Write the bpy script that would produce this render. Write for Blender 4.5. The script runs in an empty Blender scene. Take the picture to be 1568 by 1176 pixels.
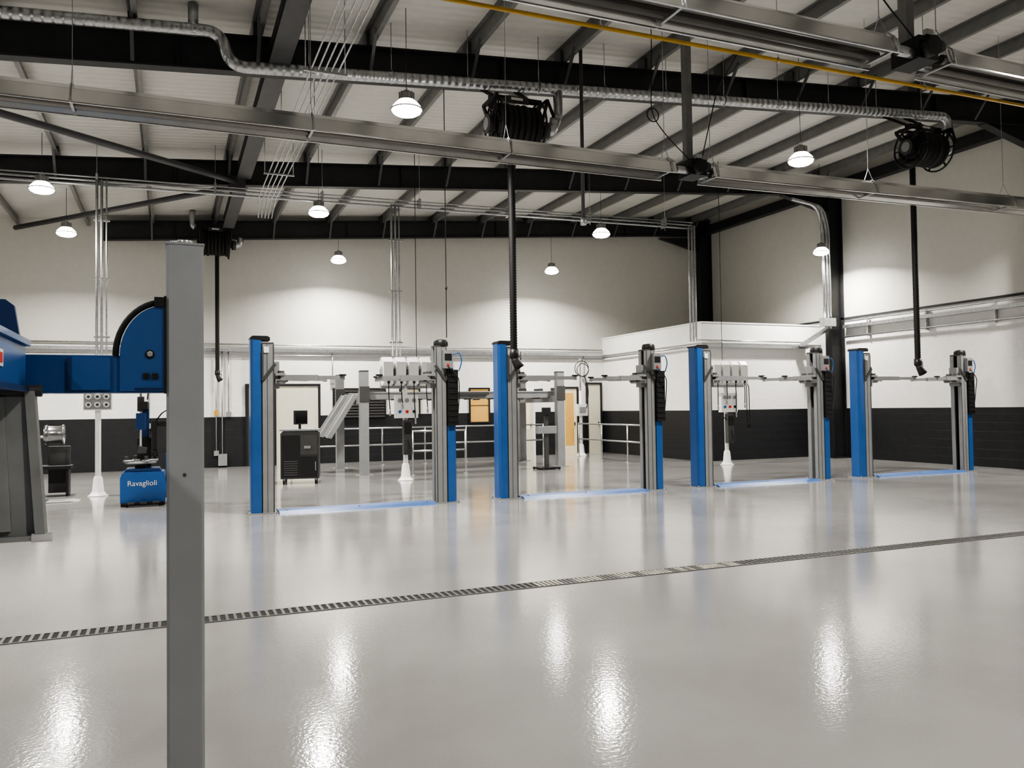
import bpy, bmesh, math, random
from mathutils import Vector, Matrix
random.seed(4)
scene = bpy.context.scene
PI = math.pi

# ---------------------------------------------------------------- materials
def mat(name, col, rough=0.5, metal=0.0, nscale=6.0, namt=0.06, bump=0.0, bscale=80.0,
        emit=None, estr=0.0, coat=0.0):
    m = bpy.data.materials.new(name); m.use_nodes = True
    nt = m.node_tree; N = nt.nodes; L = nt.links
    b = N['Principled BSDF']
    b.inputs['Roughness'].default_value = rough
    b.inputs['Metallic'].default_value = metal
    if coat: b.inputs['Coat Weight'].default_value = coat
    tc = N.new('ShaderNodeTexCoord')
    no = N.new('ShaderNodeTexNoise'); no.inputs['Scale'].default_value = nscale
    no.inputs['Detail'].default_value = 4
    L.new(tc.outputs['Object'], no.inputs['Vector'])
    cr = N.new('ShaderNodeValToRGB')
    cr.color_ramp.elements[0].position = 0.3; cr.color_ramp.elements[1].position = 0.7
    cr.color_ramp.elements[0].color = tuple(c*(1-namt) for c in col)+(1,)
    cr.color_ramp.elements[1].color = tuple(min(1, c*(1+namt)) for c in col)+(1,)
    L.new(no.outputs['Fac'], cr.inputs['Fac'])
    L.new(cr.outputs['Color'], b.inputs['Base Color'])
    if bump:
        n2 = N.new('ShaderNodeTexNoise'); n2.inputs['Scale'].default_value = bscale
        L.new(tc.outputs['Object'], n2.inputs['Vector'])
        bp = N.new('ShaderNodeBump'); bp.inputs['Strength'].default_value = bump
        bp.inputs['Distance'].default_value = 0.01
        L.new(n2.outputs['Fac'], bp.inputs['Height']); L.new(bp.outputs['Normal'], b.inputs['Normal'])
    if emit:
        b.inputs['Emission Color'].default_value = emit+(1,)
        b.inputs['Emission Strength'].default_value = estr
    return m

def add_wave(m, axis, scale, strength, dist=0.02, profile='SIN'):
    nt = m.node_tree; N = nt.nodes; L = nt.links; b = N['Principled BSDF']
    tc = N.new('ShaderNodeTexCoord'); w = N.new('ShaderNodeTexWave')
    w.wave_type = 'BANDS'; w.bands_direction = axis; w.wave_profile = profile
    w.inputs['Scale'].default_value = scale
    L.new(tc.outputs['Object'], w.inputs['Vector'])
    bp = N.new('ShaderNodeBump'); bp.inputs['Strength'].default_value = strength
    bp.inputs['Distance'].default_value = dist
    L.new(w.outputs['Fac'], bp.inputs['Height']); L.new(bp.outputs['Normal'], b.inputs['Normal'])

def add_brick(m, horiz):
    nt = m.node_tree; N = nt.nodes; L = nt.links; b = N['Principled BSDF']
    tc = N.new('ShaderNodeTexCoord'); s = N.new('ShaderNodeSeparateXYZ'); c = N.new('ShaderNodeCombineXYZ')
    L.new(tc.outputs['Object'], s.inputs[0]); L.new(s.outputs[horiz], c.inputs['X']); L.new(s.outputs['Z'], c.inputs['Y'])
    br = N.new('ShaderNodeTexBrick'); br.inputs['Scale'].default_value = 1.0
    br.inputs['Brick Width'].default_value = 0.45; br.inputs['Row Height'].default_value = 0.225
    br.inputs['Mortar Size'].default_value = 0.008
    br.inputs['Color1'].default_value = (1,1,1,1); br.inputs['Color2'].default_value = (1,1,1,1)
    br.inputs['Mortar'].default_value = (0,0,0,1)
    L.new(c.outputs[0], br.inputs['Vector'])
    bp = N.new('ShaderNodeBump'); bp.inputs['Strength'].default_value = 0.5; bp.inputs['Distance'].default_value = 0.008
    L.new(br.outputs['Color'], bp.inputs['Height']); L.new(bp.outputs['Normal'], b.inputs['Normal'])

M_clad = mat('cladding_offwhite', (0.62,0.61,0.57), 0.45, namt=0.02)
add_wave(M_clad, 'Z', 0.32, 0.12, 0.01)
M_blockX = mat('blockwork_white_back', (0.80,0.79,0.77), 0.55, namt=0.03); add_brick(M_blockX, 'X')
M_blockY = mat('blockwork_white_side', (0.80,0.79,0.77), 0.55, namt=0.03); add_brick(M_blockY, 'Y')
M_dadoX = mat('dado_black_back', (0.022,0.023,0.026), 0.45, namt=0.1); add_brick(M_dadoX, 'X')
M_dadoY = mat('dado_black_side', (0.022,0.023,0.026), 0.45, namt=0.1); add_brick(M_dadoY, 'Y')
M_roof = mat('roof_liner', (0.62,0.61,0.58), 0.5, namt=0.03); add_wave(M_roof, 'Y', 1.6, 0.5, 0.02)
M_steel = mat('steel_black', (0.034,0.035,0.038), 0.5, namt=0.15)
M_brace = mat('steel_darkgrey', (0.09,0.09,0.095), 0.45, namt=0.1)
M_purlin = mat('purlin_galv', (0.24,0.24,0.235), 0.45, 0.3, namt=0.1)
M_galv = mat('galvanised', (0.52,0.53,0.54), 0.32, 0.9, 14, 0.15)
M_duct = mat('spiral_duct', (0.52,0.53,0.54), 0.33, 0.88, 10, 0.15); add_wave(M_duct, 'X', 2.6, 0.9, 0.02)
M_alu = mat('heater_aluminium', (0.80,0.80,0.79), 0.20, 0.95, 3, 0.08)
M_tube = mat('heater_tube', (0.22,0.21,0.20), 0.4, 0.8)
M_gas = mat('gas_pipe_yellow', (0.55,0.34,0.05), 0.4)
M_black = mat('black_plastic', (0.020,0.020,0.022), 0.45)
M_rubber = mat('black_rubber', (0.015,0.015,0.016), 0.6)
M_blue = mat('lift_blue', (0.034,0.115,0.33), 0.32, 0, 5, 0.05, coat=0.2)
M_blued = mat('lift_blue_dark', (0.018,0.05,0.15), 0.35)
M_bplate = mat('floor_plate_blue', (0.05,0.12,0.31), 0.42, 0.0, 5, 0.08)
M_lgrey = mat('lift_grey', (0.29,0.295,0.30), 0.38, 0.15, 5, 0.06)
M_pgrey = mat('post_grey', (0.36,0.375,0.39), 0.42, 0.0, 4, 0.05)
M_dgrey = mat('dark_grey', (0.07,0.07,0.07), 0.5)
M_rampg = mat('ramp_grey', (0.36,0.37,0.36), 0.5, 0.1, 8, 0.12)
M_white = mat('white_enamel', (0.78,0.78,0.76), 0.35, namt=0.02)
M_chrome = mat('chrome', (0.75,0.75,0.75), 0.12, 1.0)
M_rim = mat('wheel_rim_metal', (0.32,0.32,0.33), 0.22, 0.9)
M_red = mat('label_red', (0.6,0.04,0.03), 0.5)
M_cream = mat('door_cream', (0.62,0.60,0.50), 0.5, namt=0.03)
M_glow = mat('lit_room_glass', (0.55,0.33,0.10), 0.3, emit=(1.0,0.60,0.20), estr=0.22)
M_glow2 = mat('lit_corridor', (0.7,0.62,0.45), 0.4, emit=(1.0,0.85,0.6), estr=0.2)
M_lens = mat('lamp_lens', (1,1,1), 0.3, emit=(1.0,0.97,0.91), estr=50)
M_lens2 = mat('lamp_refractor', (1,1,1), 0.3, emit=(1.0,0.965,0.89), estr=5)
M_lampb = mat('lamp_body', (0.35,0.35,0.34), 0.4, 0.5)
M_cream2 = mat('drain_cover_cream', (0.34,0.325,0.28), 0.6, 0, 12, 0.35)
M_grate = mat('drain_grate', (0.12,0.12,0.115), 0.5, 0.4, 12, 0.2)
M_void = mat('drain_void', (0.012,0.012,0.012), 0.8)
M_screen = mat('screen_black', (0.01,0.01,0.012), 0.1)

def floor_mat():
    m = bpy.data.materials.new('epoxy_floor'); m.use_nodes = True
    nt = m.node_tree; N = nt.nodes; L = nt.links; b = N['Principled BSDF']
    tc = N.new('ShaderNodeTexCoord')
    n1 = N.new('ShaderNodeTexNoise'); n1.inputs['Scale'].default_value = 0.6; n1.inputs['Detail'].default_value = 6
    L.new(tc.outputs['Object'], n1.inputs['Vector'])
    cr = N.new('ShaderNodeValToRGB')
    cr.color_ramp.elements[0].color = (0.270,0.266,0.259,1); cr.color_ramp.elements[1].color = (0.318,0.313,0.305,1)
    cr.color_ramp.elements[0].position = 0.35; cr.color_ramp.elements[1].position = 0.65
    L.new(n1.outputs['Fac'], cr.inputs['Fac']); L.new(cr.outputs['Color'], b.inputs['Base Color'])
    n3 = N.new('ShaderNodeTexNoise'); n3.inputs['Scale'].default_value = 2.5; n3.inputs['Detail'].default_value = 5
    L.new(tc.outputs['Object'], n3.inputs['Vector'])
    mr = N.new('ShaderNodeMapRange'); mr.inputs['To Min'].default_value = 0.07; mr.inputs['To Max'].default_value = 0.14
    L.new(n3.outputs['Fac'], mr.inputs['Value']); L.new(mr.outputs['Result'], b.inputs['Roughness'])
    n2 = N.new('ShaderNodeTexNoise'); n2.inputs['Scale'].default_value = 38; n2.inputs['Detail'].default_value = 2
    L.new(tc.outputs['Object'], n2.inputs['Vector'])
    bp = N.new('ShaderNodeBump'); bp.inputs['Strength'].default_value = 0.20; bp.inputs['Distance'].default_value = 0.004
    L.new(n2.outputs['Fac'], bp.inputs['Height']); L.new(bp.outputs['Normal'], b.inputs['Normal'])
    b.inputs['IOR'].default_value = 1.52
    return m
M_floor = floor_mat()

# ---------------------------------------------------------------- mesh builder
class MB:
    def __init__(s, origin=(0,0,0)):
        s.bm = bmesh.new(); s.mats = []; s.M = Matrix.Identity(4); s.o = Vector(origin)
    def mi(s, m):
        if m not in s.mats: s.mats.append(m)
        return s.mats.index(m)
    def v(s, p): return s.bm.verts.new(s.M @ Vector(p))
    def f(s, vs, m, smooth=False):
        try: fc = s.bm.faces.new(vs)
        except ValueError: return
        fc.material_index = s.mi(m); fc.smooth = smooth
    def hexa(s, P, m):
        V = [s.v(p) for p in P]
        for q in ((0,3,2,1),(4,5,6,7),(0,1,5,4),(1,2,6,5),(2,3,7,6),(3,0,4,7)):
            s.f([V[i] for i in q], m)
    def box(s, x0,x1,y0,y1,z0,z1, m, zf=None):
        if x0>x1: x0,x1=x1,x0
        if y0>y1: y0,y1=y1,y0
        z = (lambda X: 0) if zf is None else zf
        s.hexa([(x0,y0,z0+z(x0)),(x1,y0,z0+z(x1)),(x1,y1,z0+z(x1)),(x0,y1,z0+z(x0)),
                (x0,y0,z1+z(x0)),(x1,y0,z1+z(x1)),(x1,y1,z1+z(x1)),(x0,y1,z1+z(x0))], m)
    def beam(s, p0, p1, w, h, m):
        p0=Vector(p0); p1=Vector(p1); d=(p1-p0).normalized()
        up=Vector((0,0,1)) if abs(d.z)<0.95 else Vector((0,1,0))
        r=d.cross(up).normalized(); u=r.cross(d).normalized()
        P=[]
        for (a,b) in ((-1,-1),(1,-1),(1,1),(-1,1)): P.append(p0+r*a*w/2+u*b*h/2)
        for (a,b) in ((-1,-1),(1,-1),(1,1),(-1,1)): P.append(p1+r*a*w/2+u*b*h/2)
        s.hexa(P, m)
    def tube(s, pts, r, m, n=12, cap=True):
        pts=[Vector(p) for p in pts]; K=len(pts)
        rs = r if isinstance(r,(list,tuple)) else [r]*K
        T=[]
        for i in range(K):
            a=pts[max(i-1,0)]; b=pts[min(i+1,K-1)]; T.append((b-a).normalized())
        up=Vector((0,0,1)) if abs(T[0].z)<0.9 else Vector((1,0,0))
        nrm=(up-T[0]*up.dot(T[0])).normalized(); rings=[]
        for i in range(K):
            nrm=(nrm-T[i]*nrm.dot(T[i])).normalized(); bn=T[i].cross(nrm)
            rings.append([s.v(pts[i]+(nrm*math.cos(2*PI*k/n)+bn*math.sin(2*PI*k/n))*rs[i]) for k in range(n)])
        for i in range(K-1):
            for k in range(n):
                s.f([rings[i][k],rings[i][(k+1)%n],rings[i+1][(k+1)%n],rings[i+1][k]], m, True)
        if cap:
            s.f(rings[0][::-1], m); s.f(rings[-1], m)
    def cyl(s, p0, p1, r, m, r1=None, n=20):
        s.tube([p0,p1],[r, r if r1 is None else r1], m, n)
    def lathe(s, prof, c, m, n=28):
        c=Vector(c); rings=[]
        for (r,z) in prof:
            if r<1e-6: rings.append([s.v(c+Vector((0,0,z)))])
            else: rings.append([s.v(c+Vector((r*math.cos(2*PI*k/n), r*math.sin(2*PI*k/n), z))) for k in range(n)])
        for a,b in zip(rings,rings[1:]):
            for k in range(n):
                k2=(k+1)%n
                if len(a)==1 and len(b)==1: continue
                if len(a)==1: s.f([a[0],b[k],b[k2]],m,True)
                elif len(b)==1: s.f([a[k],a[k2],b[0]],m,True)
                else: s.f([a[k],a[k2],b[k2],b[k]],m,True)
    def prism(s, poly, axis, a0, a1, m):
        def P(q,a):
            if axis=='Y': return (q[0],a,q[1])
            if axis=='X': return (a,q[0],q[1])
            return (q[0],q[1],a)
        A=[s.v(P(q,a0)) for q in poly]; B=[s.v(P(q,a1)) for q in poly]; n=len(poly)
        s.f(A,m); s.f(B[::-1],m)
        for i in range(n): s.f([A[i],A[(i+1)%n],B[(i+1)%n],B[i]],m)
    def torus(s, c, R, r, axis, m, n=28, k=8, a0=0, a1=2*PI):
        c=Vector(c); pts=[]
        for i in range(n+1):
            a=a0+(a1-a0)*i/n
            if axis=='X': pts.append(c+Vector((0,R*math.cos(a),R*math.sin(a))))
            elif axis=='Y': pts.append(c+Vector((R*math.cos(a),0,R*math.sin(a))))
            else: pts.append(c+Vector((R*math.cos(a),R*math.sin(a),0)))
        s.tube(pts, r, m, k)
    def done(s, name, bevel=0.0):
        bmesh.ops.recalc_face_normals(s.bm, faces=s.bm.faces)
        for v in s.bm.verts: v.co -= s.o
        me=bpy.data.meshes.new(name); s.bm.to_mesh(me); s.bm.free()
        for m in s.mats: me.materials.append(m)
        ob=bpy.data.objects.new(name, me); ob.location=s.o
        scene.collection.objects.link(ob)
        if bevel:
            md=ob.modifiers.new('bevel','BEVEL'); md.width=bevel; md.segments=2
            md.limit_method='ANGLE'; md.angle_limit=math.radians(50)
        return ob

def fillet(pts, rad, seg=6):
    pts=[Vector(p) for p in pts]; out=[pts[0]]
    for i in range(1,len(pts)-1):
        p=pts[i]; a=(pts[i-1]-p); b=(pts[i+1]-p)
        r=min(rad,a.length*0.45,b.length*0.45)
        A=p+a.normalized()*r; B=p+b.normalized()*r
        for k in range(seg+1):
            t=k/seg; out.append(A*(1-t)**2+p*2*t*(1-t)+B*t*t)
    out.append(pts[-1]); return out

# ---------------------------------------------------------------- building
XL,XR,YF,YB = -12.0, 18.95, -6.0, 25.9
def zb(X): return 6.45+0.075*(X+2)          # underside of rafters
FR=[25.62, 19.1, 12.6, 6.1, -0.4]

g=MB(); g.box(XL-0.2,XR+0.2,YF-0.2,YB+0.2,-0.2,0,M_floor); g.done('floor')
g=MB(); g.box(XL-0.2,XR+0.2,YF-0.2,YB+0.2,0.80,0.92,M_roof,zb); g.done('ceiling')

g=MB()
g.box(XL,XR,YB,YB+0.2,0,1.5,M_dadoX); g.box(XL,XR,YB,YB+0.2,1.5,3.6,M_blockX)
g.hexa([(XL,YB,3.6),(XR,YB,3.6),(XR,YB+.2,3.6),(XL,YB+.2,3.6),(XL,YB,zb(XL)+.8),(XR,YB,zb(XR)+.8),(XR,YB+.2,zb(XR)+.8),(XL,YB+.2,zb(XL)+.8)],M_clad)
g.done('wall_back')
g=MB()
g.box(XR,XR+.2,YF,YB,0,1.5,M_dadoY); g.box(XR,XR+.2,YF,YB,1.5,4.2,M_blockY)
g.box(XR-.03,XR+.2,YF,YB,4.2,4.26,M_steel); g.box(XR,XR+.2,YF,YB,4.26,zb(XR)+.8,M_clad)
g.done('wall_right')
g=MB()
g.box(XL-.2,XL,YF,YB,0,1.5,M_dadoY); g.box(XL-.2,XL,YF,YB,1.5,zb(XL)+.8,M_clad); g.done('wall_left')
g=MB()
g.box(XL,XR,YF-.2,YF,0,1.5,M_dadoX)
g.hexa([(XL,YF-.2,1.5),(XR,YF-.2,1.5),(XR,YF,1.5),(XL,YF,1.5),(XL,YF-.2,zb(XL)+.8),(XR,YF-.2,zb(XR)+.8),(XR,YF,zb(XR)+.8),(XL,YF,zb(XL)+.8)],M_clad)
g.done('wall_front')

RX,RY=14.45,20.0
g=MB()
g.box(RX,XR,RY,YB,0,1.5,M_dadoX); g.box(RX,XR,RY,YB,1.5,3.5,M_blockX)
g.box(RX-.06,XR,RY-.06,YB,3.5,4.08,M_white); g.box(RX-.08,XR,RY-.08,YB,4.08,4.12,M_white)
g.done('wall_corner_room')

for i,y in enumerate(FR):
    g=MB()
    x0 = -1.75 if i==0 else XL
    dz = .08 if i==0 else 0
    zz = (lambda X,dz=dz: zb(X)+dz)
    g.box(x0,XR,y-.1,y+.1,0,.025,M_steel,zz); g.box(x0,XR,y-.1,y+.1,.525,.55,M_steel,zz)
    g.box(x0,XR,y-.015,y+.015,.02,.53,M_steel,zz)
    x=-10.0
    while x<17.5:
        if x>x0: g.box(x-.01,x+.01,y-.09,y+.09,.02,.53,M_steel,zz)
        x+=5.05
    g.prism([(XR-.5,zb(XR-.5)),(XR-2.2,zb(XR-2.2)),(XR-.5,zb(XR)-.55)],'Y',y-.02,y+.02,M_steel)
    g.hexa([(XR-2.2,y-.1,zb(XR-2.2)-.02),(XR-.5,y-.1,zb(XR)-.57),(XR-.5,y+.1,zb(XR)-.57),(XR-2.2,y+.1,zb(XR-2.2)-.02),
            (XR-2.2,y-.1,zb(XR-2.2)),(XR-.5,y-.1,zb(XR)-.55),(XR-.5,y+.1,zb(XR)-.55),(XR-2.2,y+.1,zb(XR-2.2))],M_steel)
    zt=zb(XR)+.5
    g.box(XR-.52,XR-.5,y-.13,y+.13,0,zt,M_steel); g.box(XR-.03,XR,y-.13,y+.13,0,zt,M_steel)
    g.box(XR-.5,XR-.03,y-.012,y+.012,0,zt,M_steel)
    g.box(XR-.58,XR,y-.2,y+.2,0,.03,M_steel)
    g.done('steel_portal_frame')

PX=[-3.87+1.69*k for k in range(-4,14)]
g=MB()
for x in PX:
    if x>XR-.1 or x<XL: continue
    z=zb(x)
    g.box(x-.005,x+.005,YF,YB,z+.56,z+.79,M_purlin)
    g.box(x-.005,x+.07,YF,YB,z+.55,z+.56,M_purlin); g.box(x-.07,x+.005,YF,YB,z+.785,z+.797,M_purlin)
    for y in FR[:4]:
        if y==FR[0] and x<-1.7: continue
        if y!=FR[0]: g.beam((x,y+.55,z+.62),(x,y+.09,z+.05),.05,.03,M_brace)
        g.beam((x,y-.55,z+.62),(x,y-.09,z+.05),.05,.03,M_brace)
        g.box(x-.06,x+.06,y-.12,y+.12,z+.55,z+.74,M_brace)
g.done('roof_purlins')

g=MB()
g.box(XR-.28,XR-.02,YF,YB,8.12,8.42,M_steel)
g.done('trim_eaves_beam')
g=MB()
for a,b in zip(FR[1:],FR[:-1]):
    b2 = b-.12 if b<25 else 24.2
    g.box(1.36,1.66,a+.12,b2,6.84,6.86,M_brace); g.box(1.36,1.66,a+.12,b2,7.08,7.10,M_brace)
    g.box(1.50,1.52,a+.12,b2,6.85,7.09,M_brace)
g.done('roof_tie_beam')
g=MB()
g.tube([(1.35,19.0,6.78),(-5.2,12.7,6.38)],.065,M_brace,14)
g.tube([(1.35,19.2,6.72),(-3.9,25.6,6.75)],.065,M_brace,14)
for p in ((1.4,19.0,6.75),(1.4,19.2,6.75)): g.box(p[0]-.2,p[0]+.15,p[1]-.05,p[1]+.05,p[2]-.12,p[2]+.15,M_brace)
g.done('roof_bracing')

# ---------------------------------------------------------------- drain
g=MB((0,6.98,0))
g.box(XL,XR,6.89,7.07,.0005,.002,M_void)
g.box(XL,XR,6.875,6.893,.0005,.006,M_grate); g.box(XL,XR,7.067,7.085,.0005,.006,M_grate)
x=-4.0
while x<XR-.1:
    if 3.1<x<5.4:
        c = M_cream2 if random.random()<.75 else M_grate
        g.box(x,x+.030,6.893,7.067,.001,.0055,c); x+=.046
    else:
        g.box(x,x+.024,6.893,7.067,.001,.006,M_grate); x+=.062
g.done('floor_drain_grate')

# ---------------------------------------------------------------- two-post lifts
def two_post_lift(x0,x1,y):
    g=MB(((x0+x1)/2,y,0))
    for side,xc in ((1,x0),(-1,x1)):
        g.M=Matrix.Translation((xc,y,0))@Matrix.Diagonal((side,1,1,1))
        blue_top = 2.83 if side==1 else 2.15
        g.prism([(-.185,-.11),(-.15,-.15),(-.02,-.15),(-.02,.15),(-.15,.15),(-.185,.11)],'Z',.015,blue_top,M_blue)
        if side==1:
            g.prism([(-.187,2.82),(-.187,2.85),(-.15,2.875),(.08,2.875),(.12,2.85),(.12,2.8),(.0,2.8)],'Y',-.152,.152,M_black)
        else:
            g.prism([(-.15,-.10),(-.02,-.13),(-.02,.13),(-.15,.10)],'Z',2.15,2.62,M_blued)
        zt=2.74
        g.box(-.018,.0,-.135,.135,0.015,zt,M_black)
        g.box(.0,.18,-.145,-.115,.015,zt,M_lgrey); g.box(.0,.18,.115,.145,.015,zt,M_lgrey)
        g.box(.0,.03,-.115,.115,.015,zt,M_black)
        g.box(.155,.18,-.115,-.05,.015,zt,M_lgrey); g.box(.155,.18,.05,.115,.015,zt,M_lgrey)
        g.box(.07,.078,-.148,-.145,.015,zt,M_dgrey)
        g.box(.165,.183,-.149,-.146,.015,zt,M_dgrey)
        g.cyl((.09,0,.05),(.09,0,2.7),.025,M_chrome,n=10)
        g.box(-.02,.18,-.14,.14,zt,zt+.03,M_dgrey)
        g.box(-.22,.24,-.2,.2,0,.015,M_lgrey)
        for bx in (-.2,.21):
            for by in (-.175,.175): g.cyl((bx,by,.015),(bx,by,.04),.015,M_galv,n=6)
        g.box(.10,.27,-.10,.10,2.02,2.46,M_lgrey); g.box(.2,.36,-.17,.17,2.10,2.17,M_lgrey)
        g.box(.2,.36,-.17,.17,2.23,2.27,M_lgrey)
        g.beam((.0,-.155,2.15),(.2,-.155,2.42),.02,.05,M_dgrey)
        g.beam((.0,-.155,2.15),(.0,-.155,2.62),.03,.03,M_dgrey)
        for (dx,dy,sy) in ((.95,-.28,-1),(.80,.34,1)):
            a=Vector((.30,.10*sy,2.2)); b=Vector((.30+dx,.10*sy+dy,2.19)); mid=a.lerp(b,.6)
            g.cyl(a-Vector((0,0,.09)),a+Vector((0,0,.11)),.05,M_dgrey,n=14)
            g.beam(a,mid,.10,.085,M_lgrey); g.beam(mid,b,.075,.06,M_lgrey)
            g.cyl(b-Vector((0,0,.04)),b+Vector((0,0,.03)),.035,M_galv,n=14)
            g.cyl(b+Vector((0,0,.03)),b+Vector((0,0,.055)),.06,M_rubber,n=16)
            g.torus(a+Vector((0,0,-.06)),.10,.012,'Z',M_dgrey,16,6)
        if side==-1:
            g.M=Matrix.Translation((xc,y,0))
            g.lathe([(0,0),(.13,0),(.13,.07),(.11,.11),(0,.13)],(-.05,-.02,2.76),M_black,20)
            g.box(-.07,.10,-.24,-.15,2.36,2.68,M_lgrey); g.box(-.05,.08,-.245,-.24,2.5,2.62,M_black)
            g.box(-.01,.03,-.25,-.24,2.40,2.44,M_red)
            g.box(.02,.21,-.19,-.10,1.35,2.34,M_black)
            for k in range(9): g.box(.03,.20,-.2,-.19,1.42+k*.1,1.46+k*.1,M_rubber)
            pts=[(.12,-.1,2.6),(.26,-.14,2.66),(.30,-.16,2.5),(.24,-.16,2.32),(.16,-.15,2.3)]
            g.tube(fillet(pts,.1),.011,M_blue,8)
            g.tube(fillet([(.0,-.26,2.4),(.2,-.27,2.2),(.23,-.2,1.9),(.2,-.16,1.4)],.1),.009,M_black,8)
        else:
            g.box(.02,.10,-.16,-.145,2.60,2.7,M_white)
    g.M=Matrix.Identity(4)
    g.prism([(y-.30,0),(y-.20,.04),(y+.12,.04),(y+.22,0)],'X',x0+.24,x1-.24,M_bplate)
    for k in (.12,.5,.88):
        xx=x0+(x1-x0)*k; g.cyl((xx,y-.14,.04),(xx,y-.14,.055),.022,M_galv,n=6)
        g.box(xx-.006,xx+.006,y-.20,y+.12,.0395,.0415,M_dgrey)
    return g.done('two_post_car_lift',.006)
for a,b in ((1.37,4.48),(5.66,8.78),(9.95,13.05),(14.25,17.45)): two_post_lift(a,b,13.87)

# ---------------------------------------------------------------- near four-post lift (left foreground)
g=MB((0,3.34,0))
g.prism([(-.015,3.265),(-.005,3.26),(.105,3.26),(.115,3.265),(.115,3.38),(-.015,3.38)],'Z',0,2.275,M_pgrey)
g.box(-.12,.22,3.16,3.48,0,.015,M_pgrey)
g.box(-.018,.118,3.257,3.383,2.275,2.283,M_pgrey); g.cyl((.05,3.32,2.283),(.05,3.32,2.30),.03,M_galv,n=12)
g.cyl((.012,3.29,2.283),(.012,3.29,2.292),.012,M_galv,n=8)
g.cyl((.047,3.262,1.42),(.047,3.255,1.42),.006,M_dgrey,n=8)
g.box(-2.9,-.02,3.28,3.42,1.725,1.86,M_blue)
g.box(-.33,-.2,3.265,3.28,1.735,1.85,M_blue)
g.box(-.335,-.325,3.26,3.285,1.73,1.855,M_blued)
RXg,RZg=.15,.185
def arcp(k,e=0):
    a=PI-(PI/2)*k/12; return (-.02+(RXg+e)*math.cos(a), 1.86+(RZg+e)*math.sin(a))
poly=[(-.02,1.73),(-.17,1.73)]+[arcp(k) for k in range(12)]+[(-.02,2.045)]
g.prism(poly,'Y',3.262,3.275,M_blue); g.prism(poly,'Y',3.40,3.41,M_blue)
for k in range(12):
    p,q,r2,s2=arcp(k,-.003),arcp(k+1,-.003),arcp(k+1,-.012),arcp(k,-.012)
    g.prism([p,q,r2,s2],'Y',3.27,3.405,M_blued)
arc2=[(arcp(k,.014)[0],3.275,arcp(k,.014)[1]) for k in range(13)]
g.tube(arc2,.011,M_rubber,8)
g.box(-.055,-.018,3.25,3.41,2.04,2.075,M_black); g.box(-.022,-.014,3.25,3.26,1.72,2.08,M_black)
g.cyl((-.07,3.262,1.865),(-.07,3.25,1.865),.011,M_galv,n=6); g.cyl((-.07,3.262,1.865),(-.07,3.256,1.865),.016,M_black,n=14)
g.box(-.092,-.072,3.252,3.262,1.775,1.795,M_black); g.box(-.062,-.042,3.252,3.262,1.775,1.795,M_black)
g.box(-.12,-.03,3.257,3.262,1.735,1.742,M_blued)
g.box(-1.05,-.45,-1.2,3.16,1.73,1.89,M_blue)
g.box(-.455,-.435,-1.2,3.16,1.725,1.745,M_blued); g.box(-.455,-.435,-1.2,3.16,1.88,1.9,M_blue)
g.box(-.448,-.446,2.62,2.74,1.79,1.84,M_white); g.box(-.4465,-.444,2.64,2.72,1.80,1.83,M_red)
g.box(-2.75,-2.15,-1.2,3.16,1.73,1.89,M_blue)
g.prism([(-1.05,1.88),(-1.05,2.03),(-.50,2.03),(-.475,2.01),(-.455,1.88)],'Y',3.10,3.125,M_blued)
g.prism([(-2.75,1.88),(-2.75,2.03),(-2.2,2.03),(-2.15,1.88)],'Y',3.10,3.125,M_blued)
for xa,xb in ((-1.04,-.40),(-2.75,-2.11)):
    zl=1.25
    g.hexa([(xa,3.11,zl),(xb+.02,3.11,zl),(xb+.02,3.14,zl),(xa,3.14,zl),
            (xa,3.15,1.73),(xb-.02,3.15,1.73),(xb-.02,3.18,1.73),(xa,3.18,1.73)],M_rampg)
    g.hexa([(xb-.01,3.07,zl+.01),(xb+.02,3.07,zl+.01),(xb+.02,3.14,zl),(xb-.01,3.14,zl),
            (xb-.05,3.13,1.73),(xb-.02,3.13,1.73),(xb-.02,3.18,1.73),(xb-.05,3.18,1.73)],M_rampg)
    g.hexa([(xb-.17,3.09,zl+.02),(xb-.08,3.09,zl+.02),(xb-.08,3.12,zl+.02),(xb-.17,3.12,zl+.02),
            (xb-.17,3.135,1.71),(xb-.11,3.135,1.71),(xb-.11,3.16,1.71),(xb-.17,3.16,1.71)],M_rampg)
    g.box(xa,xb+.02,3.07,3.14,zl-.012,zl+.005,M_rampg)
    g.cyl((xb-.02,3.08,zl-.003),(xb+.04,3.08,zl-.003),.015,M_white,n=14)
    g.cyl((xa,3.15,1.73),(xb,3.15,1.73),.02,M_dgrey,n=12)
for px,py in ((-2.95,3.34),(.06,-1.6),(-2.95,-1.6)):
    g.box(px-.065,px+.065,py-.06,py+.06,0,2.285,M_pgrey); g.box(px-.17,px+.17,py-.15,py+.15,0,.015,M_pgrey)
g.box(-2.9,.0,-1.67,-1.53,1.73,1.86,M_blue)
g.box(-1.05,-.45,-1.55,-1.2,1.74,1.88,M_blue); g.box(-2.75,-2.15,-1.55,-1.2,1.74,1.88,M_blue)
g.box(-1.0,-.5,3.16,3.3,1.74,1.85,M_blued)
g.done('four_post_car_lift',.004)

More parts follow.
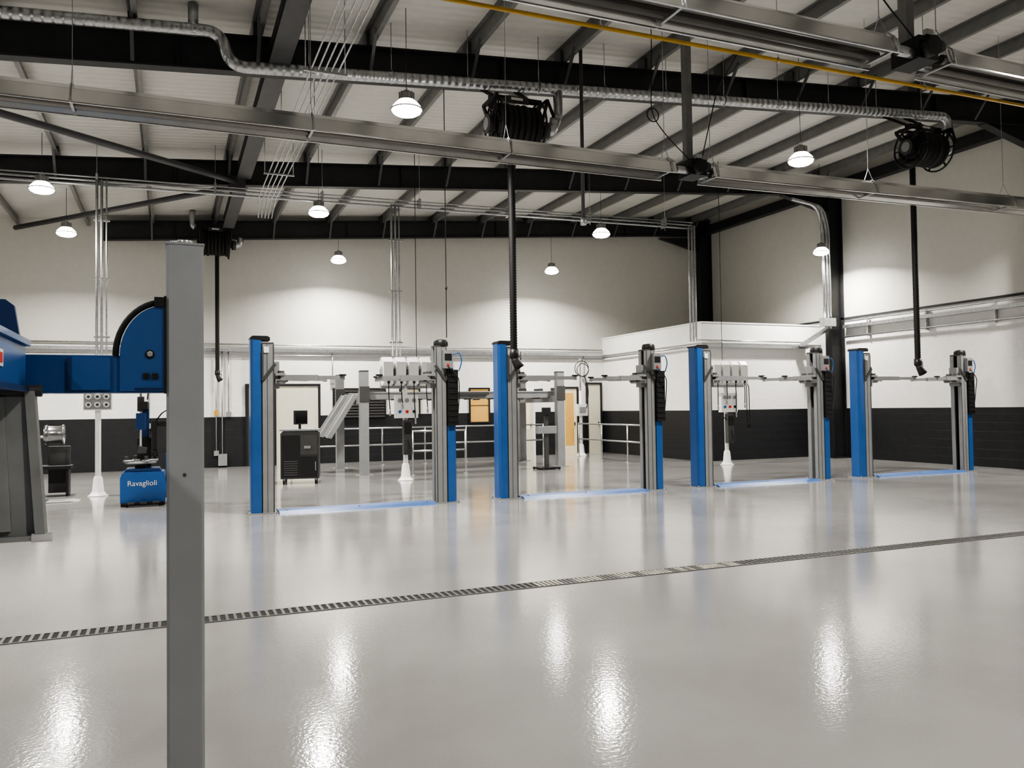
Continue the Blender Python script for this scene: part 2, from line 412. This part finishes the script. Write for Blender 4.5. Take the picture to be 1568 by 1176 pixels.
# ---------------------------------------------------------------- far four-post lift lengthwise
g=MB((7.3,22,0))
for px,py in ((4.55,20.7),(10.1,20.7),(4.45,23.4),(10.1,23.4)):
    g.box(px-.11,px+.11,py-.1,py+.1,.015,2.62,M_lgrey); g.box(px-.11,px+.11,py-.1,py+.1,2.62,2.66,M_dgrey)
    g.box(px-.2,px+.2,py-.18,py+.18,0,.015,M_lgrey)
    g.box(px-.13,px+.13,py-.115,py-.1,1.85,2.25,M_dgrey)
for px in (4.55,10.1): g.box(px-.1,px+.1,20.7,23.4,1.80,1.98,M_lgrey)
for ya in (21.15,22.35):
    g.box(4.5,10.4,ya,ya+.55,1.93,2.08,M_lgrey); g.box(4.5,10.4,ya-.02,ya+.02,2.08,2.12,M_lgrey)
    for k in range(8): g.box(4.8+k*.7,4.84+k*.7,ya,ya+.55,1.90,1.93,M_dgrey)
    g.beam((4.45,ya+.27,2.05),(3.75,ya+.27,.95),.5,.06,M_galv)
    g.beam((4.45,ya+.02,2.05),(3.75,ya+.02,.95),.05,.12,M_lgrey); g.beam((4.45,ya+.53,2.05),(3.75,ya+.53,.95),.05,.12,M_lgrey)
    g.box(10.3,10.36,ya,ya+.55,2.08,2.22,M_dgrey)
g.box(7.0,8.1,21.0,23.1,2.02,2.10,M_dgrey); g.box(6.9,7.2,21.5,21.9,2.1,2.25,M_dgrey)
g.done('four_post_alignment_lift',.006)

def handrail(pts, name='handrail'):
    g=MB(pts[0]+(0,))
    P=[Vector((p[0],p[1],0)) for p in pts]
    for z in (1.1,.6):
        g.tube([p+Vector((0,0,z)) for p in P],.024,M_galv,10)
    for a,b in zip(P,P[1:]):
        n=max(1,round((b-a).length/1.4))
        for k in range(n+1):
            q=a.lerp(b,k/n); g.cyl(q,q+Vector((0,0,1.12)),.024,M_galv,n=10); g.cyl(q,q+Vector((0,0,.012)),.06,M_galv,n=12)
    return g.done(name)
handrail([(3.2,24.2),(11.2,24.2)]); handrail([(12.5,19.5),(12.5,24.2)]); handrail([(5.6,19.9),(7.0,19.9)])

def pedestal(x,y,kind):
    g=MB((x,y,0)); g.M=Matrix.Translation((x,y,0))
    g.lathe([(0,0),(.19,0),(.19,.015),(.16,.02),(.11,.10),(.085,.35),(.06,.40),(0,.40)],(0,0,0),M_white,20)
    g.cyl((0,0,.38),(0,0,2.2 if kind!='box' else 2.0),.055,M_white)
    if kind=='reels':
        g.box(-.58,.58,-.05,.05,2.14,2.22,M_galv); g.box(-.58,.58,.04,.07,2.2,2.6,M_galv)
        for k in range(4):
            cx=-.45+k*.3
            poly=[(-.26,2.25),(-.06,2.20),(.10,2.25),(.16,2.45),(.14,2.75),(.02,2.86),(-.16,2.86),(-.26,2.75)]
            g.prism(poly,'X',cx-.115,cx+.115,M_white)
            g.cyl((cx-.12,-.06,2.54),(cx+.12,-.06,2.54),.13,M_lgrey,n=18)
            g.box(cx-.03,cx+.03,-.275,-.255,2.25,2.32,M_black)
            hl=(.35,.2,.55,.3)[k]
            g.tube(fillet([(cx,-.25,2.26),(cx,-.26,2.0),(cx+.04,-.2,2.2-hl-.2)],.08),.012,M_black,8)
            g.cyl((cx+.04,-.2,2.2-hl-.2),(cx+.04,-.2,2.1-hl-.24),.022,M_galv,n=8)
        g.box(-.27,.27,-.16,-.02,1.45,1.98,M_white)
        for k in range(3):
            g.cyl((-.17+.17*k,-.16,1.86),(-.17+.17*k,-.185,1.86),.05,M_lgrey,n=16)
            g.cyl((-.17+.17*k,-.16,1.6),(-.17+.17*k,-.2,1.6),.035,(M_blue,M_red,M_black)[k],n=14)
        g.tube(fillet([(-.2,-.1,1.46),(-.2,-.14,1.3),(.0,-.14,1.22),(.2,-.14,1.3),(.2,-.1,1.46)],.1),.012,M_black,8)
        g.box(-.09,.11,-.2,-.05,.60,1.4,M_dgrey); g.box(-.06,.08,-.24,-.2,1.1,1.35,M_black)
        g.tube(fillet([(.02,-.22,.95),(.06,-.26,.7),(-.05,-.2,.6),(-.08,-.14,.95)],.1),.016,M_black,8)
        if x>10:
            for dx in (.62,.70):
                g.tube(fillet([(.5,-.1,2.3),(dx,-.12,2.2),(dx,-.12,1.1)],.1),.012,M_black,8); g.box(dx-.03,dx+.03,-.15,-.09,1.0,1.12,M_black)
    elif kind=='box':
        g.box(-.26,.26,-.14,.06,1.72,2.10,M_white); g.box(-.24,.24,-.15,-.14,1.74,2.08,M_lgrey)
        for i in range(3):
            for j in range(2):
                cx=-.16+i*.16; cz=1.83+j*.16
                g.cyl((cx,-.15,cz),(cx,-.19,cz),.055,M_white,n=14); g.cyl((cx,-.19,cz),(cx,-.195,cz),.03,M_dgrey,n=12)
        g.cyl((.05,-.02,2.1),(.05,-.02,2.25),.02,M_black,n=10)
    else:
        g.cyl((0,0,2.1),(0,0,3.3),.03,M_galv)
        g.box(-.2,.2,-.14,.0,1.35,1.75,M_white); g.box(-.12,.12,-.16,-.14,1.45,1.65,M_lgrey)
        g.torus((.0,-.12,2.95),.26,.014,'Y',M_black,26,6); g.torus((.03,-.14,2.9),.22,.014,'Y',M_black,26,6)
        g.tube(fillet([(.1,-.12,2.7),(.25,-.14,2.2),(.15,-.14,1.6)],.2),.014,M_black,8)
    return g.done('service_pedestal',.004)
pedestal(5.06,18.6,'reels'); pedestal(14.2,18.6,'reels'); pedestal(-1.35,18.4,'box'); pedestal(12.85,24.7,'coil')

# ---------------------------------------------------------------- diagnostic cabinet
g=MB((2.75,19.2,0)); g.M=Matrix.Translation((2.75,19.2,0))@Matrix.Rotation(math.radians(-12),4,'Z')
g.prism([(-.42,.12),(.42,.12),(.42,1.14),(.34,1.2),(-.36,1.2),(-.42,1.14)],'Y',-.34,.34,M_dgrey)
g.box(-.39,-.0,-.355,-.34,.16,1.1,M_black); g.box(.02,.39,-.355,-.34,.16,.62,M_black); g.box(.02,.39,-.355,-.34,.66,1.1,M_dgrey)
g.box(.10,.24,-.37,-.355,.80,.86,M_lgrey); g.box(.34,.36,-.37,-.355,.3,.5,M_lgrey)
for k in range(7): g.box(-.35,-.04,-.362,-.355,.2+k*.05,.225+k*.05,M_dgrey)
g.box(-.44,.44,-.36,.36,1.2,1.235,M_lgrey)
g.cyl((-.02,.05,1.235),(-.02,.05,1.35),.03,M_black)
g.M=g.M@Matrix.Rotation(math.radians(50),4,'Z')
g.box(-.20,.20,-.03,.02,1.34,1.66,M_black); g.box(-.18,.18,-.034,-.03,1.37,1.63,M_screen)
g.M=Matrix.Translation((2.75,19.2,0))@Matrix.Rotation(math.radians(-12),4,'Z')
for cx in (-.35,.35):
    for cy in (-.28,.28):
        g.cyl((cx-.02,cy,.05),(cx+.02,cy,.05),.05,M_rubber,n=14); g.box(cx-.03,cx+.03,cy-.03,cy+.03,.06,.12,M_galv)
g.done('diagnostic_cabinet',.012)

# ---------------------------------------------------------------- tyre changer
TX,TY=-.45,16.3
g=MB((TX,TY,0)); g.M=Matrix.Translation((TX,TY,0))
g.prism([(-.38,.06),(.36,.06),(.38,.30),(.34,.60),(-.34,.60),(-.38,.5)],'Y',-.30,.30,M_blue)
g.prism([(-.33,.60),(.30,.60),(.26,.66),(-.28,.66)],'Y',-.26,.26,M_blued)
for a in (-.32,.3):
    for b in (-.25,.25): g.box(a-.05,a+.05,b-.05,b+.05,0,.06,M_black)
g.box(-.3,.3,-.44,-.30,.03,.07,M_black)
for k in range(3): g.box(-.25+k*.2,-.13+k*.2,-.5,-.42,.05,.09,M_dgrey)
g.cyl((-.05,-.02,.66),(-.05,-.02,.74),.10,M_dgrey); g.cyl((-.05,-.02,.74),(-.05,-.02,.77),.26,M_lgrey,n=28)
for k in range(4):
    a=k*PI/2+.4; c=Vector((-.05+.25*math.cos(a),-.02+.25*math.sin(a),.77))
    g.beam(c+Vector((-.12*math.cos(a),-.12*math.sin(a),.02)),c+Vector((.05*math.cos(a),.05*math.sin(a),.02)),.08,.04,M_galv)
    g.beam(c,c+Vector((0,0,.11)),.06,.05,M_dgrey)
g.prism([(-.12,.25),(.12,.25),(.09,.42),(-.09,.42)],'Z',.3,1.2,M_black)
g.box(-.08,.08,.28,.40,1.2,1.85,M_blued); g.box(-.07,.07,-.1,.42,1.72,1.86,M_black)
g.cyl((-.05,-.03,1.0),(-.05,-.03,2.15),.025,M_chrome,n=6); g.box(-.13,.03,-.1,.05,1.35,1.65,M_blued)
g.cyl((-.05,-.03,1.68),(-.05,-.03,1.95),.06,M_black)
g.prism([(-.11,.92),(.04,.92),(.06,1.02),(-.09,1.06)],'Y',-.08,.02,M_dgrey)
g.tube(fillet([(-.05,-.03,2.15),(-.02,-.03,2.3),(.1,0,2.25),(.05,.3,1.9)],.1),.012,M_black,8)
g.box(.40,.52,.0,.16,.0,1.75,M_black); g.box(.36,.40,.03,.13,.1,.9,M_blue)
g.box(.14,.46,.02,.12,1.40,1.50,M_black); g.box(.14,.22,-.02,.14,.98,1.5,M_black); g.cyl((.18,.04,.86),(.18,.04,1.0),.06,M_rubber,r1=.04)
g.box(.44,.6,.02,.14,1.25,1.38,M_dgrey); g.cyl((.46,.08,.2),(.46,-.10,.2),.05,M_dgrey)
g.tube(fillet([(.2,.05,1.5),(.3,-.1,1.65),(.42,.02,1.72)],.1),.012,M_black,8)
tc=g.done('tyre_changer',.008)
cu=bpy.data.curves.new('label','FONT'); cu.body='Ravaglioli'; cu.size=.13; cu.extrude=.002; cu.align_x='CENTER'
cu.materials.append(M_white)
lb=bpy.data.objects.new('label',cu); scene.collection.objects.link(lb); lb.parent=tc
lb.location=(-.02,-.306,.36); lb.rotation_euler=(PI/2,0,0)

# ---------------------------------------------------------------- wheel balancer
g=MB((-2.8,18.8,0)); g.M=Matrix.Translation((-2.8,18.8,0))
g.prism([(-.4,0),(.34,0),(.34,.85),(.28,.95),(-.36,.95),(-.4,.88)],'Y',-.3,.3,M_dgrey)
g.prism([(-.40,.95),(.2,.95),(.12,1.45),(-.36,1.45)],'Y',.05,.28,M_dgrey)
g.box(-.3,.08,.03,.05,1.08,1.4,M_screen); g.box(-.38,.32,-.28,.05,.95,.98,M_lgrey)
g.cyl((.3,-.05,1.2),(.58,-.05,1.2),.03,M_chrome); g.box(.1,.34,-.15,.05,.95,1.3,M_dgrey)
g.M=g.M@Matrix.Translation((.62,-.05,1.24))@Matrix.Rotation(PI/2,4,'Y')
g.lathe([(0,.0),(.08,.0),(.16,-.04),(.20,-.12),(.18,-.16),(.17,.12),(.21,.18),(.20,.2),(.16,.17),(.15,.1),(.06,.06),(0,.06)],(0,0,0),M_rim,26)
for k in range(5):
    a=2*PI*k/5; g.beam((0,0,.12),(.17*math.cos(a),.17*math.sin(a),.14),.04,.03,M_rim)
g.M=Matrix.Translation((-2.8,18.8,0))
g.box(.34,.95,-.2,.25,.55,.62,M_black); g.box(.34,.38,-.2,.25,.4,.62,M_black); g.box(.85,.9,-.15,.2,0,.55,M_black); g.box(.5,.9,.2,.25,.05,1.0,M_dgrey)
g.done('wheel_balancer',.008)

g=MB((-2.1,17.6,0))
g.box(-2.5,-1.75,17.35,17.9,0,.02,M_lgrey); g.box(-2.45,-2.15,17.4,17.85,.02,.035,M_dgrey); g.prism([(-1.75,0),(-1.6,0),(-1.75,.02)],'Y',17.35,17.9,M_lgrey)
g.done('floor_turn_plate',.004)

g=MB((9.3,20.1,0)); g.M=Matrix.Translation((9.3,19.9,0))
g.box(-.3,.3,-.25,.25,.02,.06,M_black); g.box(-.05,.05,-.05,.05,.06,1.5,M_dgrey)
g.box(-.28,.28,-.08,.05,.95,1.15,M_lgrey); g.box(-.1,.1,-.1,.06,1.45,1.65,M_black)
for a in (-.27,.27):
    for b in (-.22,.22): g.cyl((a,b,.0),(a,b,.03),.03,M_rubber,n=10)
g.done('headlamp_aligner',.006)

# ---------------------------------------------------------------- radiant tube heaters
def heater(y,zc,segs,bx,tilt=0):
    g=MB((bx,y,zc))
    for (a,b) in segs:
        t=.006
        def sheet(p,q): g.hexa([(a,p[0],p[1]),(b,p[0],p[1]),(b,p[0]+t,p[1]+t),(a,p[0]+t,p[1]+t),(a,q[0],q[1]),(b,q[0],q[1]),(b,q[0]+t,q[1]+t),(a,q[0]+t,q[1]+t)],M_alu)
        sheet((y-.22,zc-.12),(y-.17,zc+.05)); sheet((y-.17,zc+.05),(y-.09,zc+.12)); sheet((y-.09,zc+.12),(y+.09,zc+.12))
        sheet((y+.09,zc+.12),(y+.17,zc+.05)); sheet((y+.17,zc+.05),(y+.22,zc-.12))
        g.box(a,b,y-.235,y-.21,zc-.13,zc-.115,M_alu); g.box(a,b,y+.21,y+.235,zc-.13,zc-.115,M_alu)
        for dy in (-.1,.1): g.cyl((a+.02,y+dy,zc-.03),(b-.02,y+dy,zc-.03),.05,M_tube,n=14)
        L=b-a; n=max(1,round(L/2.9))
        for k in range(n+1):
            xx=min(max(a+L*k/n,a+.08),b-.08)
            g.box(xx-.015,xx+.015,y-.225,y+.225,zc-.10,zc-.08,M_galv)
            pts=[(xx,y-.24,zc-.13),(xx,y-.19,zc+.055),(xx,y-.1,zc+.135),(xx,y+.1,zc+.135),(xx,y+.19,zc+.055),(xx,y+.24,zc-.13)]
            g.tube(pts,.009,M_galv,6)
            zt=zb(xx)+.79
            g.tube([(xx,y-.1,zc+.13),(xx,y,zc+.35),(xx,y,zt)],.005,M_galv,5,False); g.tube([(xx,y+.1,zc+.13),(xx,y,zc+.35)],.005,M_galv,5,False)
    g.box(bx-.12,bx+.16,y-.18,y+.18,zc-.10,zc+.14,M_black)
    g.cyl((bx-.02,y-.18,zc),(bx-.02,y-.30,zc),.10,M_black); g.cyl((bx+.12,y-.16,zc+.02),(bx+.12,y-.26,zc+.02),.06,M_dgrey)
    g.cyl((bx-.34,y-.1,zc-.03),(bx-.1,y-.1,zc-.03),.055,M_galv); g.cyl((bx+.1,y+.1,zc-.03),(bx+.34,y+.1,zc-.03),.055,M_galv)
    g.box(bx-.05,bx+.05,y-.22,y-.17,zc+.14,zc+.2,M_galv)
    g.tube(fillet([(bx-.1,y-.1,zc+.14),(bx-.5,y-.1,zc+.45),(bx-.75,y-.08,zc+.75),(bx-.7,y-.05,zb(bx)+.1),(bx-.7,y,zb(bx)+.70)],.2),.008,M_black,6)
    g.torus((bx-.72,y-.08,zc+.75),.10,.009,'Y',M_black,20,6)
    g.box(bx-.06,bx+.05,y+.02,y+.13,zc+.13,zb(bx)+.79,M_purlin)
    g.box(bx-.09,bx+.08,y-.01,y+.16,zb(bx)+.4,zb(bx)+.45,M_brace)
    for v in g.bm.verts:
        if v.co.x>bx+.25 and v.co.z<zc+.5: v.co.z += tilt*(v.co.x-bx-.25)
    return g.done('radiant_tube_heater')
heater(10.35,5.23,[(-9.0,6.95),(7.62,17.6)],7.35,.014)
heater(6.3,5.36,[(-9.0,6.95),(7.62,17.6)],7.35)

g=MB((5,9.7,6.8)); g.cyl((2.2,9.7,6.84),(18.2,9.7,6.90),.028,M_gas,n=12)
for k in range(6):
    x=2.4+3.05*k; z=6.84+.06*(x-2.2)/16; g.cyl((x,9.7,z),(x,9.7,zb(x)+.79),.006,M_galv,n=6); g.torus((x,9.7,z),.04,.008,'X',M_galv,14,5)
g.tube(fillet([(7.75,9.7,6.85),(7.75,10.2,6.5),(7.5,10.3,5.38)],.15),.008,M_black,8)
g.done('gas_pipe')

# ---------------------------------------------------------------- extraction duct + hose reels
yd=12.18
def zd(X): return zb(X)-.06
g=MB((7,yd,7))
path=[(-9,yd,zb(-9)+.45),(.66,yd,zb(.66)+.42),(.80,yd,zd(.72)),(15.15,yd,zd(15.15)),(15.2,yd,zd(15)-.45),(14.78,yd-.28,zd(15)-.85)]
g.tube(fillet(path,.28,8),.086,M_duct,16)
for k in range(12):
    x=1.9+1.25*k
    if x>15.05: break
    g.torus((x,yd,zd(x)),.093,.009,'X',M_galv,16,5)
    g.cyl((x,yd+.0,zd(x)+.085),(x,yd,zb(x)+.79),.006,M_galv,n=6)
g.tube(fillet([(6.0,yd,zd(6)),(6.0,yd,zd(6)-.45),(5.80,yd-.28,zd(6)-.72)],.15,6),.078,M_duct,16)
g.cyl((.3,yd,zb(.3)+.35),(.3,yd,zb(.3)+.78),.07,M_galv)
g.done('extraction_duct')
g=MB((.6,24.95,7)); g.tube(fillet([(.66,24.95,6.95),(.58,24.95,7.0),(.58,24.95,zb(.58)+.79)],.08),.08,M_galv,14); g.done('extraction_duct')

def reel(x,y,zc,hose_end,s=1.0,yr=12.6,zr=6.97):
    g=MB((x,y,zc)); g.M=Matrix.Translation((x,y,zc))@Matrix.Scale(s,4)
    g.box(-.44,.44,-.06,.06,.42,.47,M_black)
    g.box(-.44,.44,.16,.22,.36,.42,M_black)
    for sx in (-1,1):
        g.beam((sx*.43,-.28,.36),(sx*.43,0,-.03),.03,.06,M_black); g.beam((sx*.43,.28,.36),(sx*.43,0,-.03),.03,.06,M_black)
        g.beam((sx*.43,-.30,.38),(sx*.43,.30,.38),.05,.05,M_black)
        g.beam((sx*.43,-.3,.38),(sx*.54,-.3,.12),.03,.04,M_black)
        g.box(sx*.40-.012,sx*.40+.012,-.12,.12,-.12,.12,M_dgrey)
        g.torus((sx*.36,0,0),.40,.018,'X',M_black,30,6)
        for k in range(6):
            a=k*PI/3; g.beam((sx*.36,0,0),(sx*.36,.4*math.cos(a),.4*math.sin(a)),.02,.03,M_black)
        g.cyl((sx*.36,0,0),(sx*.47,0,0),.09,M_dgrey,n=18)
    g.cyl((-.47,0,0),(-.50,0,0),.15,M_dgrey,n=20); g.cyl((-.50,0,0),(-.51,0,0),.10,M_lgrey,n=18)
    g.cyl((-.36,0,0),(.36,0,0),.22,M_black,n=24)
    for k in range(7):
        cx=-.30+.1*k; g.torus((cx,0,0),.29+.012*math.sin(k*2.1),.052,'X',M_rubber,28,8)
    g.cyl((.45,0,0),(.56,0,0),.14,M_dgrey,n=20); g.tube(fillet([(.5,0,0),(.66,0,.02),(.70,.0,.22)],.12),.085,M_galv,14)
    g.box(-.2,.2,-.075,-.06,.36,.47,M_dgrey); g.box(-.1,.1,-.08,-.072,.41,.45,M_white)
    zl=(hose_end-zc)/s; pts=[]; rs=[]; hy=.34
    n=int(abs(zl)/.022)
    for i in range(n+1):
        t=i/n; z=-.02+(zl+.02)*t; pts.append((.06,hy,z)); rs.append(.064 if i%2 else .052)
    g.tube(pts,rs,M_rubber,12)
    g.lathe([(.0,.12),(.075,.12),(.075,.0),(.06,-.03),(0,-.03)],(.06,hy,zl),M_black,16)
    g.tube([(.06,hy,zl),(.075,hy-.02,zl-.07),(.11,hy-.04,zl-.14),(.14,hy-.05,zl-.19)],[.055,.06,.075,.085],M_rubber,14)
    g.box(.06,.18,hy-.02,hy+.01,zl-.02,zl+.02,M_galv); g.cyl((.18,hy,zl-.05),(.18,hy,zl+.08),.015,M_galv,n=8)
    g.M=Matrix.Identity(4)
    for sx in (-.3,.3):
        g.beam((x+sx,y+.02,zc+.44*s),(x+sx,yr-.05,zr+.0+.075*sx),.05,.05,M_black)
    return g.done('exhaust_hose_reel')
reel(5.08,11.85,6.12,2.48,1.0,12.6,zb(5.08)-.01)
reel(14.05,11.85,6.75,2.42,1.0,12.6,zb(14.05)-.01)
reel(1.2,24.95,6.5,2.75,1.0,25.6,zb(1.2)+.05)
# ---------------------------------------------------------------- conduits
g=MB((1.9,14,6.3))
for k in range(5):
    x=1.78+.09*k
    g.tube(fillet([(x,3,6.32),(x,18.50,6.32),(x-.02*k,18.55,5.9)],.12),.012,M_galv,8)
for y in (6,8.6,11.2,13.8,16.4):
    g.box(1.68,2.26,y-.02,y+.02,6.28,6.305,M_galv)
    for x in (1.7,2.24): g.cyl((x,y,6.29),(x,y,zb(x)+.79),.007,M_galv,n=6)
g.done('conduit_bundle')
g=MB((8,18.75,6.5))
for k,(dz,r) in enumerate(((0,.022),(.07,.016),(-.10,.028))):
    g.cyl((-9,18.74-.02*k,6.38+dz),(13.3,18.74-.02*k,6.62+dz),r,M_galv,n=10)
for k in range(9):
    x=-6+2.3*k; g.box(x-.02,x+.02,18.66,18.9,6.26+.0107*(x+9),6.52+.0107*(x+9),M_galv); g.cyl((x,18.72,6.4),(x,18.72,zb(x)+.79),.006,M_galv,n=6)
g.done('service_pipe_run')
g=MB((5,18.6,4))
for (x,zlow) in ((-1.3,2.12),(4.86,2.9)):
    for dx,r in ((-.09,.026),(.0,.026),(.09,.016)):
        g.cyl((x+dx,18.58,zlow),(x+dx,18.58,6.45),r,M_galv,n=10)
    for z in (3.2,4.4,5.6): g.box(x-.15,x+.15,18.56,18.64,z,z+.03,M_galv)
for dx,r in ((-.08,.026),(.02,.026),(.12,.016)): g.cyl((13.2+dx,18.66,3.4),(13.2+dx,18.66,6.6),r,M_galv,n=10)
g.tube(fillet([(13.3,18.66,6.6),(13.3,18.66,3.45),(14.2,18.66,3.4),(14.2,18.66,2.92)],.1),.02,M_galv,8)
g.done('pipe_drops')
g=MB((18.3,18.8,4))
for k,(dx,r) in enumerate(((-.14,.05),(.0,.035),(.10,.025))):
    g.tube(fillet([(16.9+dx,18.7,7.65),(17.9+dx,18.75,7.55),(18.15+dx,18.8,6.9),(18.15+dx,18.8,4.2+.02*k)],.4,8),r,M_galv,12)
g.box(17.9,18.35,18.7,18.9,3.95,4.2,M_galv)
g.done('pipe_riser')
g=MB((18.8,10,4))
g.box(18.80,18.94,YF+.1,18.9,3.92,4.02,M_galv); g.cyl((18.86,YF+.1,4.12),(18.86,18.9,4.12),.02,M_galv,n=8); g.cyl((18.86,YF+.1,3.66),(18.86,18.9,3.66),.028,M_galv,n=8)
g.beam((18.3,18.9,3.95),(18.0,19.8,3.45),.2,.08,M_galv)
for k in range(12):
    y=-4+2*k
    if y<18.9: g.box(18.84,18.95,y-.02,y+.02,3.6,4.15,M_galv)
g.done('wall_trunking')
g=MB((5,25.8,3.6))
g.box(-8,RX-.1,25.78,25.9,3.46,3.56,M_galv); g.cyl((-8,25.83,3.68),(RX-.1,25.83,3.68),.022,M_galv,n=8); g.cyl((-8,25.83,3.36),(RX-.1,25.83,3.36),.018,M_galv,n=8)
for x,zl in ((1.25,.45),(1.42,.3),(1.6,1.6),(4.7,2.6),(8.6,2.6),(13.6,2.7),(-.6,1.3)):
    g.cyl((x,25.85,zl),(x,25.85,3.46),.018,M_galv,n=8); g.box(x-.07,x+.07,25.8,25.9,zl-.1,zl+.05,M_lgrey)
g.box(1.3,1.55,25.78,25.9,.05,.4,M_lgrey); g.box(1.2,1.3,25.8,25.9,1.55,1.7,M_gas)
g.done('back_wall_conduit')
g=MB((16,19.9,3.5))
g.box(RX-.1,18.3,19.82,19.93,3.36,3.44,M_galv); g.cyl((RX-.15,19.88,3.56),(18.3,19.88,3.56),.022,M_galv,n=8)
g.cyl((RX-.12,19.88,3.4),(RX-.12,25.8,3.4),.03,M_galv,n=8)
g.done('cable_tray')
def cord(x,y,zend,plug=None):
    g=MB((x,y,zend)); g.tube([(x,y,zb(x)+.79),(x,y,zend)],.008,M_black,6)
    if plug: g.lathe([(0,.04),(.02,.03),(.02,-.03),(0,-.04)],(x,y,plug),M_black,10)
    g.done('power_cord')
cord(4.52,13.78,2.91,3.8); cord(14.12,18.62,2.88); cord(5.35,18.6,2.88)
g=MB((6.3,12,6)); g.cyl((6.35,12.0,4.75),(6.35,12.0,zb(6.35)+.79),.03,M_brace,n=12); g.cyl((6.35,12.0,4.68),(6.35,12.0,4.8),.05,M_galv,n=12)
g.done('hanging_conduit_drop')

# ---------------------------------------------------------------- doors, windows on back wall
def door(n,x0,x1,zt,leaf,frame=M_black,glow=None):
    g=MB(((x0+x1)/2,YB,0)); y=YB
    g.box(x0-.07,x0,y-.06,y,0,zt+.07,frame); g.box(x1,x1+.07,y-.06,y,0,zt+.07,frame); g.box(x0,x1,y-.06,y,zt,zt+.07,frame)
    g.box(x0,x1,y-.03,y,0,zt,leaf)
    if glow: g.box(x0+.12,x1-.12,y-.035,y-.03,.9 if zt<2.3 else .3,zt-.15,glow)
    g.box(x1-.12,x1-.08,y-.07,y-.03,1.0,1.12,M_chrome)
    g.done('door_%d'%n)
door(1,2.15,2.75,2.42,M_dgrey); door(2,2.98,4.25,2.42,M_cream); door(3,10.98,11.6,2.2,M_cream,M_white,M_glow2)
door(4,12.72,13.3,2.3,M_glow2,M_black,M_glow); door(5,13.75,14.25,2.45,M_cream)
def window(n,x0,x1,z0,z1,m,fr=M_black):
    g=MB(((x0+x1)/2,YB,z0)); y=YB
    g.box(x0,x1,y-.02,y,z0,z1,m)
    for a,b,c,d in ((x0-.05,x0,z0,z1),(x1,x1+.05,z0,z1),(x0-.05,x1+.05,z0-.05,z0),(x0-.05,x1+.05,z1,z1+.05)): g.box(a,b,y-.05,y,c,d,fr)
    g.box(x0,x1,y-.03,y-.02,(z0+z1)/2-.01,(z0+z1)/2+.01,fr)
    g.done('window_%d'%n)
window(1,9.3,9.95,1.2,2.3,M_glow); window(2,6.9,7.5,1.5,2.3,M_glow2)
g=MB((6,25.9,1))
g.box(4.7,6.4,25.84,25.9,1.4,2.35,M_black)
for k in range(10): g.box(4.75,6.35,25.81,25.85,1.42+k*.09,1.47+k*.09,M_dgrey)
g.done('louvre_shutter')

# ---------------------------------------------------------------- high-bay lamps
def lamp(x,y,z=6.1,e=345):
    g=MB((x,y,z)); g.M=Matrix.Translation((x,y,z))
    g.lathe([(0,.28),(.05,.28),(.07,.26),(.095,.25),(.10,.17),(.10,.15),(.12,.145),(.12,.13),(0,.13)],(0,0,0),M_lampb,28)
    for k in range(12):
        a=k*PI/6; g.beam((.06*math.cos(a),.06*math.sin(a),.2),(.12*math.cos(a),.12*math.sin(a),.2),.008,.10,M_lampb)
    g.lathe([(.12,.135),(.16,.10),(.205,.05),(.225,.01)],(0,0,0),M_lens2,28)
    g.lathe([(.225,.010),(.24,.004),(.24,-.006),(.22,-.010)],(0,0,0),M_lampb,28)
    g.lathe([(.223,-.008),(.205,-.045),(.155,-.075),(.08,-.092),(0,-.096)],(0,0,0),M_lens,28)
    g.torus((0,0,.305),.03,.006,'X',M_galv,14,5)
    g.M=Matrix.Identity(4)
    g.cyl((x,y,z+.33),(x,y,zb(x)+.79),.005,M_black,n=6)
    ob=g.done('high_bay_lamp')
    ld=bpy.data.lights.new('lamp_light','AREA'); ld.shape='DISK'; ld.size=.34; ld.energy=e; ld.color=(1.0,.955,.885)
    ld.spread=math.radians(150)
    lo=bpy.data.objects.new('lamp_light',ld); scene.collection.objects.link(lo); lo.parent=ob; lo.location=(0,0,-.10)
for p in ((3.24,11.65),(10.64,11.6),(17.9,11.6),(-4.2,11.6),(-2.34,18.3),(3.08,18.5),(10.25,18.4),(17.65,18.5),
          (-2.36,22.6),(4.6,24.2),(11.5,24.0),(-9,18.5)):
    lamp(*p)
for p in ((3.2,4.8),(10.6,4.8),(17.8,4.8),(-4.2,4.8),(-9,11.6)): lamp(p[0],p[1],6.1,210)
for p in ((3.2,-2),(10.6,-2),(-4.2,-2)): lamp(p[0],p[1],6.1,230)

# ---------------------------------------------------------------- world, camera, colour
w=bpy.data.worlds.new('world'); scene.world=w; w.use_nodes=True
w.node_tree.nodes['Background'].inputs[0].default_value=(.8,.85,.9,1); w.node_tree.nodes['Background'].inputs[1].default_value=.05
cam=bpy.data.cameras.new('camera'); co=bpy.data.objects.new('camera',cam); scene.collection.objects.link(co)
cam.sensor_fit='HORIZONTAL'; cam.sensor_width=36; cam.lens=28.7; cam.clip_start=.05; cam.clip_end=200
yaw=math.radians(22.7); pit=math.radians(1.68); rol=math.radians(.8)
F=Vector((math.sin(yaw)*math.cos(pit),math.cos(yaw)*math.cos(pit),math.sin(pit)))
R0=Vector((math.cos(yaw),-math.sin(yaw),0)); U0=R0.cross(F)
R=R0*math.cos(rol)-U0*math.sin(rol); U=U0*math.cos(rol)+R0*math.sin(rol)
Mx=Matrix((R,U,-F)).transposed().to_4x4(); Mx.translation=Vector((0,0,1.65)); co.matrix_world=Mx
scene.camera=co
scene.view_settings.view_transform='AgX'
try: scene.view_settings.look='AgX - High Contrast'
except Exception: pass
scene.view_settings.exposure=-0.25
